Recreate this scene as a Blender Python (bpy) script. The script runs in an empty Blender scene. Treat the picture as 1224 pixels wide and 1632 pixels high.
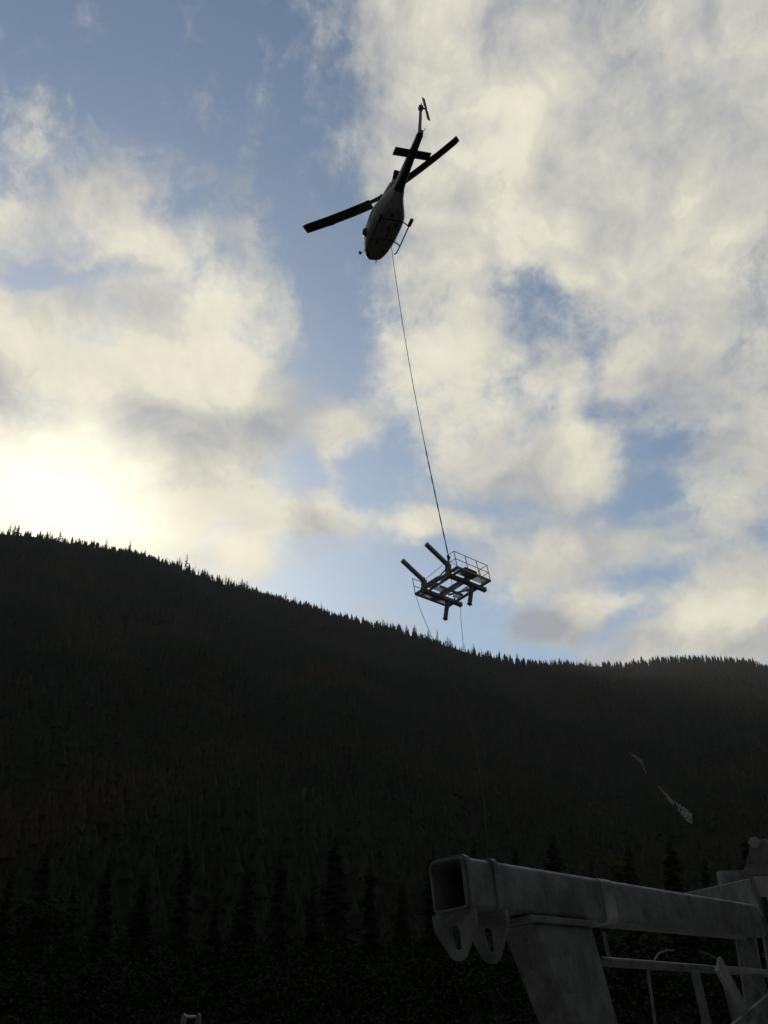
import bpy, math, random
import numpy as np
from mathutils import Matrix, Vector

# ------------------------------------------------------------------ camera, sky, sun, exposure
S = bpy.context.scene
COL = S.collection
PITCH = math.radians(25); FPX = 1481.0; CX, CY = 612.0, 816.0; CAMZ = 1.65
cam_d = bpy.data.cameras.new('camera'); cam = bpy.data.objects.new('camera', cam_d); COL.objects.link(cam)
cam.location = (0, 0, CAMZ); cam.rotation_euler = (math.pi/2 + PITCH, 0, 0)
cam_d.sensor_fit = 'VERTICAL'; cam_d.sensor_height = 24; cam_d.lens = FPX/1632*24
cam_d.clip_start = 0.05; cam_d.clip_end = 12000
S.camera = cam
S.render.resolution_x = 768; S.render.resolution_y = 1024
S.view_settings.view_transform = 'Standard'; S.view_settings.look = 'None'
S.view_settings.exposure = 0.0; S.view_settings.gamma = 1.0

SUN_AZ = -22.0; SUN_EL = 20.9          # degrees: left of the view axis, just under the ridge crest
HAZE = 0.0001
SKY_STRENGTH = 0.105

U_ = np.array([0, -math.sin(PITCH), math.cos(PITCH)]); D_ = np.array([0, math.cos(PITCH), math.sin(PITCH)])
def ray(px, py):
    v = D_*FPX + np.array([1., 0, 0])*(px-CX) + U_*(CY-py)
    return v/np.linalg.norm(v)
def bearing(px, py):
    v = ray(px, py)
    return math.degrees(math.atan2(v[0], v[1])), math.degrees(math.asin(v[2]))

class NT:
    """small helper to write node trees as expressions"""
    def __init__(s, nt): s.nt = nt; s.n = nt.nodes; s.l = nt.links
    def put(s, sock, v):
        if v is None: return
        if hasattr(v, 'is_linked') or isinstance(v, bpy.types.NodeSocket): s.l.new(v, sock)
        else: sock.default_value = v
    def m(s, op, a, b=None, c=None, clamp=False):
        k = s.n.new('ShaderNodeMath'); k.operation = op; k.use_clamp = clamp
        for i, v in enumerate((a, b, c)): s.put(k.inputs[i], v)
        return k.outputs[0]
    def v(s, op, a, b=None, out=0, scale=None):
        k = s.n.new('ShaderNodeVectorMath'); k.operation = op
        s.put(k.inputs[0], a); s.put(k.inputs[1], b)
        if scale is not None: s.put(k.inputs['Scale'], scale)
        return k.outputs[out]
    def noise(s, vec, scale, detail=5, rough=.5, dist=0, out='Fac', lac=2.0):
        k = s.n.new('ShaderNodeTexNoise'); s.put(k.inputs['Vector'], vec)
        k.inputs['Scale'].default_value = scale; k.inputs['Detail'].default_value = detail
        k.inputs['Roughness'].default_value = rough; k.inputs['Distortion'].default_value = dist
        k.inputs['Lacunarity'].default_value = lac
        return k.outputs[out]
    def rng(s, x, a, b, c=0., d=1., kind='SMOOTHSTEP'):
        k = s.n.new('ShaderNodeMapRange'); k.interpolation_type = kind
        s.put(k.inputs[0], x)
        for i, q in enumerate((a, b, c, d)): s.put(k.inputs[1+i], q)
        return k.outputs[0]
    def mix(s, f, a, b):
        k = s.n.new('ShaderNodeMix'); k.data_type = 'RGBA'
        s.put(k.inputs[0], f)
        for i, q in ((6, a), (7, b)):
            s.put(k.inputs[i], tuple(q)+(1,) if isinstance(q, tuple) and len(q) == 3 else q)
        return k.outputs[2]
    def comb(s, x, y, z):
        k = s.n.new('ShaderNodeCombineXYZ')
        for i, q in enumerate((x, y, z)): s.put(k.inputs[i], q)
        return k.outputs[0]

world = bpy.data.worlds.new('World'); S.world = world; world.use_nodes = True
W = NT(world.node_tree)
for n_ in list(W.n): W.n.remove(n_)
out = W.n.new('ShaderNodeOutputWorld'); bg = W.n.new('ShaderNodeBackground')
W.l.new(bg.outputs[0], out.inputs[0])
sky = W.n.new('ShaderNodeTexSky'); sky.sky_type = 'NISHITA'; sky.sun_disc = False
sky.sun_elevation = math.radians(SUN_EL); sky.sun_rotation = math.radians(SUN_AZ)
sky.altitude = 300; sky.air_density = 1.0; sky.dust_density = 0.6; sky.ozone_density = 2.0
tc = W.n.new('ShaderNodeTexCoord'); dirv = W.v('NORMALIZE', tc.outputs['Generated'])
sp = W.n.new('ShaderNodeSeparateXYZ'); W.l.new(dirv, sp.inputs[0])
X, Y, Z = sp.outputs
DEG = 57.29578
az = W.m('MULTIPLY', W.m('ARCTAN2', X, Y), DEG)
el = W.m('MULTIPLY', W.m('ARCSINE', Z), DEG)
zz = W.m('ADD', W.m('MAXIMUM', Z, 0.0), 0.22)
q = W.comb(W.m('DIVIDE', X, zz), W.m('DIVIDE', Y, zz), 0.0)          # the cloud deck's own plane
ae = W.comb(W.m('MULTIPLY', az, .8), el, 0.0)
# irregular edges: warp the bearing by noise
w1 = W.v('SCALE', W.v('SUBTRACT', W.noise(ae, .085, 3, .5, out='Color'), (.5, .5, .5)), scale=4.5)
w2 = W.v('SCALE', W.v('SUBTRACT', W.noise(ae, .24, 6, .60, out='Color'), (.5, .5, .5)), scale=3.6)
aew = W.v('MULTIPLY', W.v('ADD', W.v('ADD', W.comb(az, el, 0.0), w1), w2), (1., 1., 0.))

def field(blobs, vec):
    """sum of soft elliptical patches: px, py, rx, ry (photo pixels), tilt (deg), weight"""
    tot = None
    for (px, py, rx, ry, rot, amp) in blobs:
        a, e = bearing(px, py)
        a1, _ = bearing(px+20, py); _, e1 = bearing(px, py-20)
        ka = (a1-a)/20; ke = (e1-e)/20
        mp = W.n.new('ShaderNodeMapping'); mp.vector_type = 'TEXTURE'
        mp.inputs['Location'].default_value = (a, e, 0)
        mp.inputs['Rotation'].default_value = (0, 0, math.radians(rot))
        c2 = math.cos(math.radians(rot))**2
        mp.inputs['Scale'].default_value = (rx*(ka*c2+ke*(1-c2))*1.5, ry*(ke*c2+ka*(1-c2))*1.5, 1)
        W.l.new(vec, mp.inputs['Vector'])
        g = W.n.new('ShaderNodeTexGradient'); g.gradient_type = 'SPHERICAL'
        W.l.new(mp.outputs[0], g.inputs[0])
        s_ = W.rng(g.outputs['Fac'], 0., .85, 0., amp)
        tot = s_ if tot is None else W.m('ADD', tot, s_)
    return tot
# cloud cover: positive = cloud, negative = blue gap
cover = field([
    (90, 665, 400, 185, -8, .95), (500, 925, 150, 34, 8, -.55), (300, 560, 200, 130, -25, .5), (60, 345, 150, 50, 25, .55), (190, 300, 110, 42, 30, .42), (230, 380, 120, 55, 20, .55),
    (410, 500, 90, 80, 0, .35), (20, 480, 120, 60, 0, .3), (300, 800, 170, 60, 8, .5), (120, 800, 260, 90, 0, .8),
    (540, 690, 62, 62, 40, .75), (500, 835, 110, 26, 6, .55), (385, 885, 62, 46, 30, .65), (330, 640, 170, 90, 0, .25),
    (1000, 120, 430, 260, 0, .85), (760, 80, 190, 190, 20, .75), (1180, 460, 190, 300, 0, .6), (830, 330, 180, 150, 20, .65), (1000, 330, 200, 120, 0, .4),
    (640, 60, 90, 110, 0, .35), (700, 250, 80, 130, 10, .45), (980, 420, 90, 90, 40, .35), (720, 420, 90, 60, 0, .3),
    (780, 560, 130, 80, -40, .62), (700, 620, 100, 80, 0, .35), (640, 540, 60, 60, 0, .28), (925, 720, 80, 70, -30, .85), (800, 720, 150, 70, -20, .55), (1060, 540, 120, 60, 20, .55),
    (1180, 740, 130, 110, 0, .6), (700, 845, 85, 30, 0, .72), (860, 890, 100, 60, 10, .65), (1010, 870, 120, 55, 0, .5), (905, 975, 110, 34, 10, .85),
    (1150, 965, 120, 75, 25, .95), (1020, 1025, 130, 34, 10, .75), (1120, 1045, 180, 34, 0, .6), (910, 600, 26, 80, 5, .3), (760, 780, 120, 60, 0, .35),
    (290, 110, 330, 170, 0, -.40), (500, 330, 70, 200, 10, -.42), (525, 560, 55, 110, 10, -.50), (600, 470, 60, 60, 0, -.2), (455, 740, 50, 80, 0, -.35), (600, 780, 60, 60, 0, -.3), (960, 645, 170, 26, 8, -.30), (860, 475, 120, 30, -20, -.16), (1000, 790, 120, 20, 10, -.2),
    (1130, 240, 80, 26, 30, -.25), (640, 930, 130, 50, 0, -.5), (790, 1020, 100, 30, -20, -.55), (330, 850, 60, 20, 30, -.34), (430, 780, 100, 40, 0, -.24), (540, 780, 50, 30, 0, -.2),
    (1070, 690, 50, 34, 0, -.2), (1010, 925, 50, 20, 0, -.35), (640, 720, 40, 70, 0, -.12), (110, 425, 130, 22, 10, -.6), (150, 200, 200, 60, 20, .22), (380, 180, 60, 120, 20, .15), (790, 800, 60, 20, 0, -.2), (1080, 800, 50, 24, 0, -.2),
], aew)
wisp = W.noise(W.v('ADD', ae, (5., 40., 1.)), .75, 8, .68, .6)
streak = W.noise(W.v('MULTIPLY', q, (1.5, .8, 1.)), 3.4, 7, .64, .4)
fine = W.noise(ae, .20, 8, .66, .4)
cov = W.m('ADD', W.m('ADD', cover, W.m('MULTIPLY', W.m('SUBTRACT', streak, .52), 1.95)), W.m('ADD', W.m('MULTIPLY', W.m('SUBTRACT', fine, .51), 1.6), W.m('MULTIPLY', W.m('SUBTRACT', wisp, .5), 1.2)))
dens = W.rng(cov, -.42, .78)
# light and dark inside the cloud
tone = field([
    (170, 815, 260, 46, -12, .5),     (150, 500, 330, 180, 0, .12),     (60, 790, 330, 90, 0, .40), (80, 560, 120, 70, 0, .06), (230, 470, 110, 50, 0, -.35), (330, 690, 160, 50, 0, -.28), (30, 650, 100, 36, 0, -.3), (230, 650, 90, 40, 0, -.15),
    (350, 600, 90, 90, 0, .22), (330, 470, 70, 40, 0, .2), (920, 720, 80, 70, 0, .34), (780, 560, 100, 70, 0, .12), (1150, 975, 90, 50, 25, .34), (960, 965, 70, 30, 0, .22),
    (850, 990, 60, 34, 0, -.42), (1180, 1030, 140, 40, 0, -.45), (1190, 900, 90, 40, 0, -.05), (820, 300, 130, 150, 10, .10), (900, 30, 380, 150, 0, -.20), (1180, 250, 130, 140, 0, -.22),
    (640, 130, 70, 160, 0, -.12), (540, 690, 50, 60, 0, .25), (390, 890, 60, 40, 0, .3), (700, 845, 80, 30, 0, .18), (1180, 620, 120, 200, 0, -.06), (1050, 450, 120, 80, 0, .04), (60, 340, 130, 50, 0, .10)
], aew)
t1 = W.noise(W.v('ADD', ae, (31., 7., 3.)), .17, 7, .6, .4)
tn = W.m('ADD', W.m('ADD', W.m('MULTIPLY', tone, 1.0), .46), W.m('ADD', W.m('MULTIPLY', W.m('SUBTRACT', t1, .5), 1.9), W.m('MULTIPLY', W.m('SUBTRACT', wisp, .5), -.35)))
ccol = W.mix(W.rng(tn, 0., .62, kind='LINEAR'), (.39, .41, .445), (.80, .765, .64))
ccol = W.mix(W.rng(tn, .55, 1.25, kind='LINEAR'), ccol, (1.05, 1.0, .80))
sd = (math.sin(math.radians(-21))*math.cos(math.radians(23.4)), math.cos(math.radians(-21))*math.cos(math.radians(23.4)), math.sin(math.radians(23.4)))
sdot = W.v('DOT_PRODUCT', dirv, sd, out=1)
glow = W.rng(sdot, .988, 1.0, 0., 1.)
glow2 = W.rng(sdot, .90, 1.0, 0., 1.)
skyc = W.v('MULTIPLY', sky.outputs[0], (.98, 1.0, .96))
skyc = W.v('SCALE', skyc, scale=SKY_STRENGTH)
allc = W.mix(dens, skyc, ccol)
allc = W.v('ADD', allc, W.v('SCALE', (1.0, .93, .68), scale=W.m('MULTIPLY', W.m('POWER', glow, 1.3), .50)))
allc = W.v('ADD', allc, W.v('SCALE', (1.0, .90, .62), scale=W.m('MULTIPLY', glow2, .02)))
# unseen dark cloud deck added overhead and behind the viewer, keeps the foreground dim
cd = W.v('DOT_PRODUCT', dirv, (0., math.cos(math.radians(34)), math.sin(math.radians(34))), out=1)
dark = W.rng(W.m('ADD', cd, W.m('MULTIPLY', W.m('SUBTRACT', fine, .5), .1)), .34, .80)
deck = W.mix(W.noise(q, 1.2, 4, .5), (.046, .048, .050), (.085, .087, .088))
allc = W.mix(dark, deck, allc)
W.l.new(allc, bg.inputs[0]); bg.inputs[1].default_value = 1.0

sl = bpy.data.lights.new('sun', 'SUN'); sl.energy = 1.1; sl.angle = math.radians(3); sl.color = (1, .92, .78)
so = bpy.data.objects.new('sun', sl); COL.objects.link(so)
sdir = Vector((math.sin(math.radians(SUN_AZ))*math.cos(math.radians(SUN_EL)), math.cos(math.radians(SUN_AZ))*math.cos(math.radians(SUN_EL)), math.sin(math.radians(SUN_EL))))
so.rotation_euler = sdir.to_track_quat('Z', 'Y').to_euler(); so.location = (0, 0, 80)

# ------------------------------------------------------------------ materials
def material(name, base, var=None, scale=4., metal=0., rough=.6, bump=0., extra=None, coords='Object', spec=.4, detail=5):
    m = bpy.data.materials.new(name); m.use_nodes = True
    T = NT(m.node_tree); b = T.n['Principled BSDF']
    b.inputs['Metallic'].default_value = metal; b.inputs['Roughness'].default_value = rough
    b.inputs['Specular IOR Level'].default_value = spec
    vec = T.n.new('ShaderNodeNewGeometry').outputs['Position'] if coords == 'Position' else T.n.new('ShaderNodeTexCoord').outputs[coords]
    c = base + (1,)
    if var:
        f = T.rng(T.noise(vec, scale, detail, .6), .32, .68)
        c = T.mix(f, base, var)
        if extra: c = extra(T, c, vec)
        T.l.new(c, b.inputs['Base Color'])
        T.l.new(T.rng(T.noise(vec, scale*2.3, 4, .6), .2, .8, max(0, rough-.12), min(1, rough+.15)), b.inputs['Roughness'])
    else: b.inputs['Base Color'].default_value = c
    if bump:
        bp = T.n.new('ShaderNodeBump'); bp.inputs['Strength'].default_value = bump; bp.inputs['Distance'].default_value = .01
        T.l.new(T.noise(vec, scale*5, 6, .6), bp.inputs['Height']); T.l.new(bp.outputs[0], b.inputs['Normal'])
    return m
def zinc_extra(T, c, vec):
    # spangle blotches and pale runs left by the dip
    vo = T.n.new('ShaderNodeTexVoronoi'); vo.inputs['Scale'].default_value = 26; T.l.new(vec, vo.inputs['Vector'])
    s = T.n.new('ShaderNodeSeparateColor'); T.l.new(vo.outputs['Color'], s.inputs[0])
    c = T.mix(T.m('MULTIPLY', s.outputs[0], .35), c, (.27, .28, .28))
    st = T.v('MULTIPLY', vec, (5., 5., .7))
    c = T.mix(T.m('MULTIPLY', T.rng(T.noise(st, 1.6, 5, .6), .55, .72), .55), c, (.34, .36, .36))
    st2 = T.noise(T.v('ADD', vec, (9., 2., 1.)), 1.1, 6, .65)
    c = T.mix(T.m('MULTIPLY', T.rng(st2, .52, .70), .6), c, (.10, .085, .08))
    c = T.mix(T.rng(T.noise(vec, 42, 4, .7), .55, .78, 0., .5), c, (.42, .44, .44))
    return T.mix(T.rng(T.noise(T.v('MULTIPLY', vec, (1., 14., 14.)), 2.0, 3, .6), .62, .72, 0., .35), c, (.45, .46, .46))
M = {}
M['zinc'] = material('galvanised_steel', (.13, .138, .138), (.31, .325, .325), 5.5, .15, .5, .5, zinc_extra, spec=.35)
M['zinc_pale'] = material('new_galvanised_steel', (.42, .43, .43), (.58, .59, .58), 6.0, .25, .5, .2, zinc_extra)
M['steel'] = material('weathered_steel', (.38, .385, .39), (.52, .52, .52), 2.5, .05, .6, .1)
M['dark_steel'] = material('dark_steel', (.035, .037, .04), (.07, .07, .07), 3, .3, .5)
M['grating'] = material('steel_grating', (.62, .64, .65), (.75, .76, .76), 6, .0, .6)
M['green_steel'] = material('green_painted_steel', (.05, .075, .06), (.09, .11, .09), 5, .0, .6)
M['rope'] = material('rope', (.05, .045, .04), (.09, .08, .07), 3, 0, .8)
M['tag_rope'] = material('tag_line_rope', (.16, .09, .05), (.22, .13, .08), 3, 0, .8)
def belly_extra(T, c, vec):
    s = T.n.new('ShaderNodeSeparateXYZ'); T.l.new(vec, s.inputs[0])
    # underside mixed darker and browner by height, soot streaks running aft
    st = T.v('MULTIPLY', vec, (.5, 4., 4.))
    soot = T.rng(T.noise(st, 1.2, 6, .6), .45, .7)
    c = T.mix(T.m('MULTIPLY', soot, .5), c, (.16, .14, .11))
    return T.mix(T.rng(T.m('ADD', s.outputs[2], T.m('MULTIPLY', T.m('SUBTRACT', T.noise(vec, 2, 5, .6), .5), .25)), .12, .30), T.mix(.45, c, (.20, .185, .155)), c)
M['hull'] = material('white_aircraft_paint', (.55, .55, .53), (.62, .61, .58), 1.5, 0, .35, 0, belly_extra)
M['boom'] = material('grey_boom_paint', (.42, .43, .45), (.5, .5, .5), 1.5, 0, .35, 0, None)
M['navy'] = material('dark_blue_paint', (.018, .022, .04), (.03, .033, .05), 1.5, 0, .35)
M['black'] = material('black_paint', (.014, .014, .016), (.025, .025, .027), 2, 0, .5)
M['tan'] = material('pale_tan_paint', (.45, .38, .32), (.5, .43, .37), 3, 0, .5)
M['glass'] = material('dark_glass', (.02, .024, .028), None, 1, 0, .08, spec=.8)
M['soot'] = material('sooty_exhaust', (.03, .028, .026), (.06, .05, .045), 4, .5, .6)

def foliage_mat(name, cols, rough=.85):
    m = bpy.data.materials.new(name); m.use_nodes = True
    T = NT(m.node_tree); b = T.n['Principled BSDF']; g = T.n.new('ShaderNodeNewGeometry'); oi = T.n.new('ShaderNodeObjectInfo')
    r1 = g.outputs['Random Per Island']
    c = T.mix(r1, cols[0], cols[1])
    c = T.mix(T.m('MULTIPLY', oi.outputs['Random'], .6), c, cols[2])
    if len(cols) > 3:
        c = T.mix(T.rng(T.noise(g.outputs['Position'], .012, 5, .65), .5, .66), c, cols[3])
    T.l.new(c, b.inputs['Base Color']); b.inputs['Roughness'].default_value = rough; b.inputs['Specular IOR Level'].default_value = .03
    return m
M['forest'] = foliage_mat('slope_forest', [(.026, .034, .02), (.040, .05, .028), (.03, .04, .026), (.062, .046, .03)])
M['conifer'] = foliage_mat('conifer_needles', [(.022, .034, .018), (.042, .056, .03), (.026, .034, .03)])
M['near_conifer'] = foliage_mat('near_conifer_needles', [(.020, .030, .02), (.036, .05, .03), (.028, .036, .028)])
M['shrub'] = foliage_mat('shrub_leaves', [(.018, .032, .014), (.036, .055, .022), (.04, .035, .018)])
M['autumn'] = foliage_mat('autumn_leaves', [(.06, .042, .018), (.085, .07, .028), (.05, .05, .02)])
M['bark'] = material('bark', (.05, .04, .03), (.09, .07, .055), 3, 0, .9)
M['pale_bark'] = material('pale_dead_bark', (.12, .115, .10), (.17, .16, .14), 3, 0, .9)
def hill_extra(T, c, vec):
    return T.mix(T.rng(T.noise(vec, .035, 6, .65), .58, .7), c, (.05, .045, .038))
M['hill'] = material('mountain_ground', (.014, .017, .010), (.03, .026, .017), .02, 0, .95, 0, hill_extra, coords='Position', spec=0.)
M['ground'] = material('valley_ground', (.012, .016, .009), (.024, .026, .015), .4, 0, .95, .0, coords='Position', spec=0.)
M['gravel'] = material('pale_gravel', (.20, .19, .17), (.34, .32, .29), 2.5, 0, .95, .4, coords='Position')
M['rock'] = material('pale_rock', (.13, .125, .12), (.26, .25, .235), .12, 0, .9, .0, coords='Position')
M['brown_rock'] = material('dull_brown_rock', (.045, .038, .032), (.085, .075, .062), .2, 0, .9, .0, coords='Position', spec=0.)
M['foam'] = material('white_water', (.13, .14, .14), (.42, .45, .45), 1.6, 0, .6, 0, coords='Position')

# ------------------------------------------------------------------ mesh helpers
class MB:
    def __init__(s): s.v = []; s.f = []; s.mi = []
    def add(s, vs, fs, mi=0):
        o = len(s.v); s.v += [tuple(map(float, p)) for p in vs]; s.f += [tuple(i+o for i in f) for f in fs]; s.mi += [mi]*len(fs)
    def box(s, x0, x1, y0, y1, z0, z1, mi=0):
        s.add([(x, y, z) for x in (x0, x1) for y in (y0, y1) for z in (z0, z1)],
              [(0, 1, 3, 2), (4, 6, 7, 5), (0, 4, 5, 1), (2, 3, 7, 6), (0, 2, 6, 4), (1, 5, 7, 3)], mi)
    def frame(s, a, b, up=(0, 0, 1)):
        a = Vector(a); b = Vector(b); d = (b-a).normalized(); u = Vector(up)
        if abs(d.dot(u.normalized())) > .98: u = Vector((1, 0, 0))
        r = d.cross(u).normalized(); u = r.cross(d).normalized()
        return a, b, d, r, u
    def bar(s, a, b, w, h, w2=None, h2=None, up=(0, 0, 1), mi=0, bevel=0):
        a, b, d, r, u = s.frame(a, b, up); w2 = w if w2 is None else w2; h2 = h if h2 is None else h2
        def ring(w, h):
            if bevel:
                k = bevel; pts = [(-w/2+k, -h/2), (w/2-k, -h/2), (w/2, -h/2+k), (w/2, h/2-k), (w/2-k, h/2), (-w/2+k, h/2), (-w/2, h/2-k), (-w/2, -h/2+k)]
            else: pts = [(-w/2, -h/2), (w/2, -h/2), (w/2, h/2), (-w/2, h/2)]
            return pts
        r1 = ring(w, h); r2 = ring(w2, h2); n = len(r1)
        vs = [a+r*x+u*y for x, y in r1]+[b+r*x+u*y for x, y in r2]
        s.add(vs, [(i, (i+1) % n, n+(i+1) % n, n+i) for i in range(n)]+[tuple(range(n))[::-1], tuple(range(n, 2*n))], mi)
    def tube(s, pts, rad, n=8, cap=True, mi=0):
        pts = [Vector(p) for p in pts]; rads = rad if isinstance(rad, (list, tuple)) else [rad]*len(pts)
        vs = []; pr = None
        for i, p in enumerate(pts):
            d = (pts[min(i+1, len(pts)-1)]-pts[max(i-1, 0)]).normalized()
            if pr is None: pr = d.cross(Vector((0, 0, 1)) if abs(d.z) < .95 else Vector((1, 0, 0))).normalized()
            r = (pr-d*pr.dot(d)).normalized(); pr = r; u = d.cross(r)
            for k in range(n):
                t = 2*math.pi*k/n; vs.append(p+(r*math.cos(t)+u*math.sin(t))*rads[i])
        fs = [(i*n+k, i*n+(k+1) % n, (i+1)*n+(k+1) % n, (i+1)*n+k) for i in range(len(pts)-1) for k in range(n)]
        if cap: fs += [tuple(range(n))[::-1], tuple(range((len(pts)-1)*n, len(pts)*n))]
        s.add(vs, fs, mi)
    def loft(s, rings, cap=True, mi=0):
        n = len(rings[0]); vs = [p for r in rings for p in r]
        fs = [(i*n+k, i*n+(k+1) % n, (i+1)*n+(k+1) % n, (i+1)*n+k) for i in range(len(rings)-1) for k in range(n)]
        if cap: fs += [tuple(range(n))[::-1], tuple(range((len(rings)-1)*n, len(rings)*n))]
        s.add(vs, fs, mi)
    def prism(s, outline, axis, a, b, holes=None, mi=0):
        """outline in the two other axes, extruded along axis from a to b; one hole bridged if given"""
        def P(u, v, w):
            return {0: (w, u, v), 1: (u, w, v), 2: (u, v, w)}[axis]
        n = len(outline)
        if not holes:
            s.add([P(u, v, a) for u, v in outline]+[P(u, v, b) for u, v in outline],
                  [tuple(range(n))[::-1], tuple(range(n, 2*n))]+[(i, (i+1) % n, n+(i+1) % n, n+i) for i in range(n)], mi)
        else:
            h = holes; assert len(h) == n
            vs = [P(u, v, a) for u, v in outline]+[P(u, v, b) for u, v in outline]+[P(u, v, a) for u, v in h]+[P(u, v, b) for u, v in h]
            fs = []
            for i in range(n):
                j = (i+1) % n
                fs += [(i, j, n+j, n+i), (2*n+i, 3*n+i, 3*n+j, 2*n+j), (i, 2*n+i, 2*n+j, j), (n+i, n+j, 3*n+j, 3*n+i)]
            s.add(vs, fs, mi)
    def build(s, name, mats, parent=None, smooth=False, local=None, bevel=0):
        me = bpy.data.meshes.new(name); me.from_pydata(s.v, [], s.f)
        for m in (mats if isinstance(mats, (list, tuple)) else [mats]): me.materials.append(m)
        me.polygons.foreach_set('material_index', s.mi)
        if smooth: me.polygons.foreach_set('use_smooth', [True]*len(s.f))
        me.update()
        import bmesh
        b = bmesh.new(); b.from_mesh(me); bmesh.ops.recalc_face_normals(b, faces=b.faces)
        if bevel: bmesh.ops.bevel(b, geom=[e for e in b.edges if len(e.link_faces) == 2 and e.calc_face_angle(0) > .6], offset=bevel, segments=2, affect='EDGES', profile=.6)
        b.to_mesh(me); b.free()
        if smooth:
            try: me.set_sharp_from_angle(angle=math.radians(40))
            except Exception: pass
        o = bpy.data.objects.new(name, me); COL.objects.link(o)
        if parent: o.parent = parent
        return o
def tag(o, label=None, cat=None, group=None, kind=None):
    if label: o['label'] = label
    if cat: o['category'] = cat
    if group: o['group'] = group
    if kind: o['kind'] = kind
    return o
def empty(name, mat, label, cat, group=None):
    o = bpy.data.objects.new(name, None); COL.objects.link(o); o.matrix_world = mat; o.empty_display_size = .3
    return tag(o, label, cat, group)
def pose(w, t):
    a = Vector(w); return Matrix.Translation(Vector(t)) @ Matrix.Rotation(a.length, 4, a.normalized())

# ------------------------------------------------------------------ terrain
ridge_px = [(0, 851), (60, 856), (120, 868), (170, 880), (205, 886), (250, 898), (300, 911), (350, 929), (400, 945), (450, 963), (500, 977), (550, 991), (600, 1001),
            (650, 1012), (700, 1026), (750, 1042), (800, 1056), (850, 1061), (900, 1059), (950, 1062), (1000, 1064), (1040, 1061), (1080, 1055), (1120, 1055), (1160, 1060), (1200, 1060), (1224, 1067)]
rb = [bearing(*p) for p in ridge_px]
RA = [-180, -120, -80, -50, -34]+[b[0] for b in rb]+[32, 45, 70, 110, 180]
RE = [24, 20, 23, 21, 22.3]+[b[1] for b in rb]+[13.0, 15, 19, 22, 24]
RR_A = [-180, -34, -25, -5, 8, 14, 25, 60, 180]
RR_R = [800, 880, 900, 1000, 1150, 1450, 1500, 1000, 800]
def hterr(x, y):
    x = np.asarray(x, float); y = np.asarray(y, float)
    a = np.degrees(np.arctan2(x, y)); r = np.hypot(x, y)
    R = np.interp(a, RR_A, RR_R); E = np.interp(a, RA, RE)
    H = R*np.tan(np.radians(E))+CAMZ
    r0 = 165+20*np.sin(np.radians(a)*7)
    t = np.clip((r-r0)/(R-r0), 0, 1)
    lump = (np.sin(x*.013+y*.006)*np.sin(y*.017-x*.004)*14 + np.sin(x*.041+1)*np.sin(y*.037)*5 + np.sin(np.radians(a)*38+r*.006)*7)
    h = H*t**1.22 + lump*np.clip(4*t*(1-t), 0, 1)*t**.5
    sun_block = r*np.tan(np.radians(E-1.0))-20  # unseen ground behind the crest, raised to keep sun off the right slope's haze
    drop = h - np.clip(r-R, 0, None)*.45
    h = np.where(r > R, np.where(a > -12, np.maximum(drop, np.minimum(sun_block, 900)), drop), h)
    return h - .9*np.clip((r0-r)/30, 0, 1)*(r < r0+30) 
# ground sheet
g = MB(); rr = [0, 4, 10, 20, 40, 80, 140, 260]; n = 48; vs = [(0, 0, 0)]
for r in rr[1:]: vs += [(r*math.sin(2*math.pi*k/n), r*math.cos(2*math.pi*k/n), 0.04*math.sin(r*.7+k)*min(1, r/30)) for k in range(n)]
fs = [(0, 1+k, 1+(k+1) % n) for k in range(n)]+[(1+(i-1)*n+k, 1+i*n+k, 1+i*n+(k+1) % n, 1+(i-1)*n+(k+1) % n) for i in range(1, len(rr)-1) for k in range(n)]
g.add(vs, fs); tag(g.build('ground', M['ground'], smooth=True), kind='structure')
yd = MB(); yd.add([(x, y, .06+.01*math.sin(x+y)) for y in np.linspace(-130, 17, 22) for x in np.linspace(-90, 90, 26)], [(j*26+i, j*26+i+1, (j+1)*26+i+1, (j+1)*26+i) for j in range(21) for i in range(25)])
tag(yd.build('bounce_yard', M['gravel'], smooth=True), kind='structure')  # out-of-view pale sheet added to bounce light up to platform and helicopter
# mountains all round the valley
def polar_mesh(name, azs, nr):
    A = np.radians(np.array(azs)); T_ = np.linspace(0, 1, nr)
    verts = []
    for a in A:
        R = np.interp(math.degrees(a), RR_A, RR_R)
        r = 135+(R-135)*T_*1.0
        r = np.concatenate([r, [R+60, R+250, R+700]])
        x = r*np.sin(a); y = r*np.cos(a); z = hterr(x, y)
        verts.append(np.stack([x, y, z], 1))
    V = np.concatenate(verts); m = nr+3; na = len(azs)
    fs = [(i*m+j, i*m+j+1, (i+1)*m+j+1, (i+1)*m+j) for i in range(na-1) for j in range(m-1)]
    mb = MB(); mb.add(V.tolist(), fs); o = mb.build(name, M['hill'], smooth=True)
    return tag(o, kind='structure')
polar_mesh('mountain', list(np.linspace(-45, 45, 260)), 110)
polar_mesh('hills', list(np.linspace(45, 180, 60)), 30)
polar_mesh('hills', list(np.linspace(-180, -45, 60)), 30)

def hit(px, py, lift=0):
    """where a line of sight meets the mountain"""
    v = ray(px, py); prev = None
    for d in np.arange(140, 1600, 4.):
        p = np.array([0, 0, CAMZ])+v*d
        if p[2] <= hterr(p[0], p[1])+lift: return p
    return None

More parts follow.
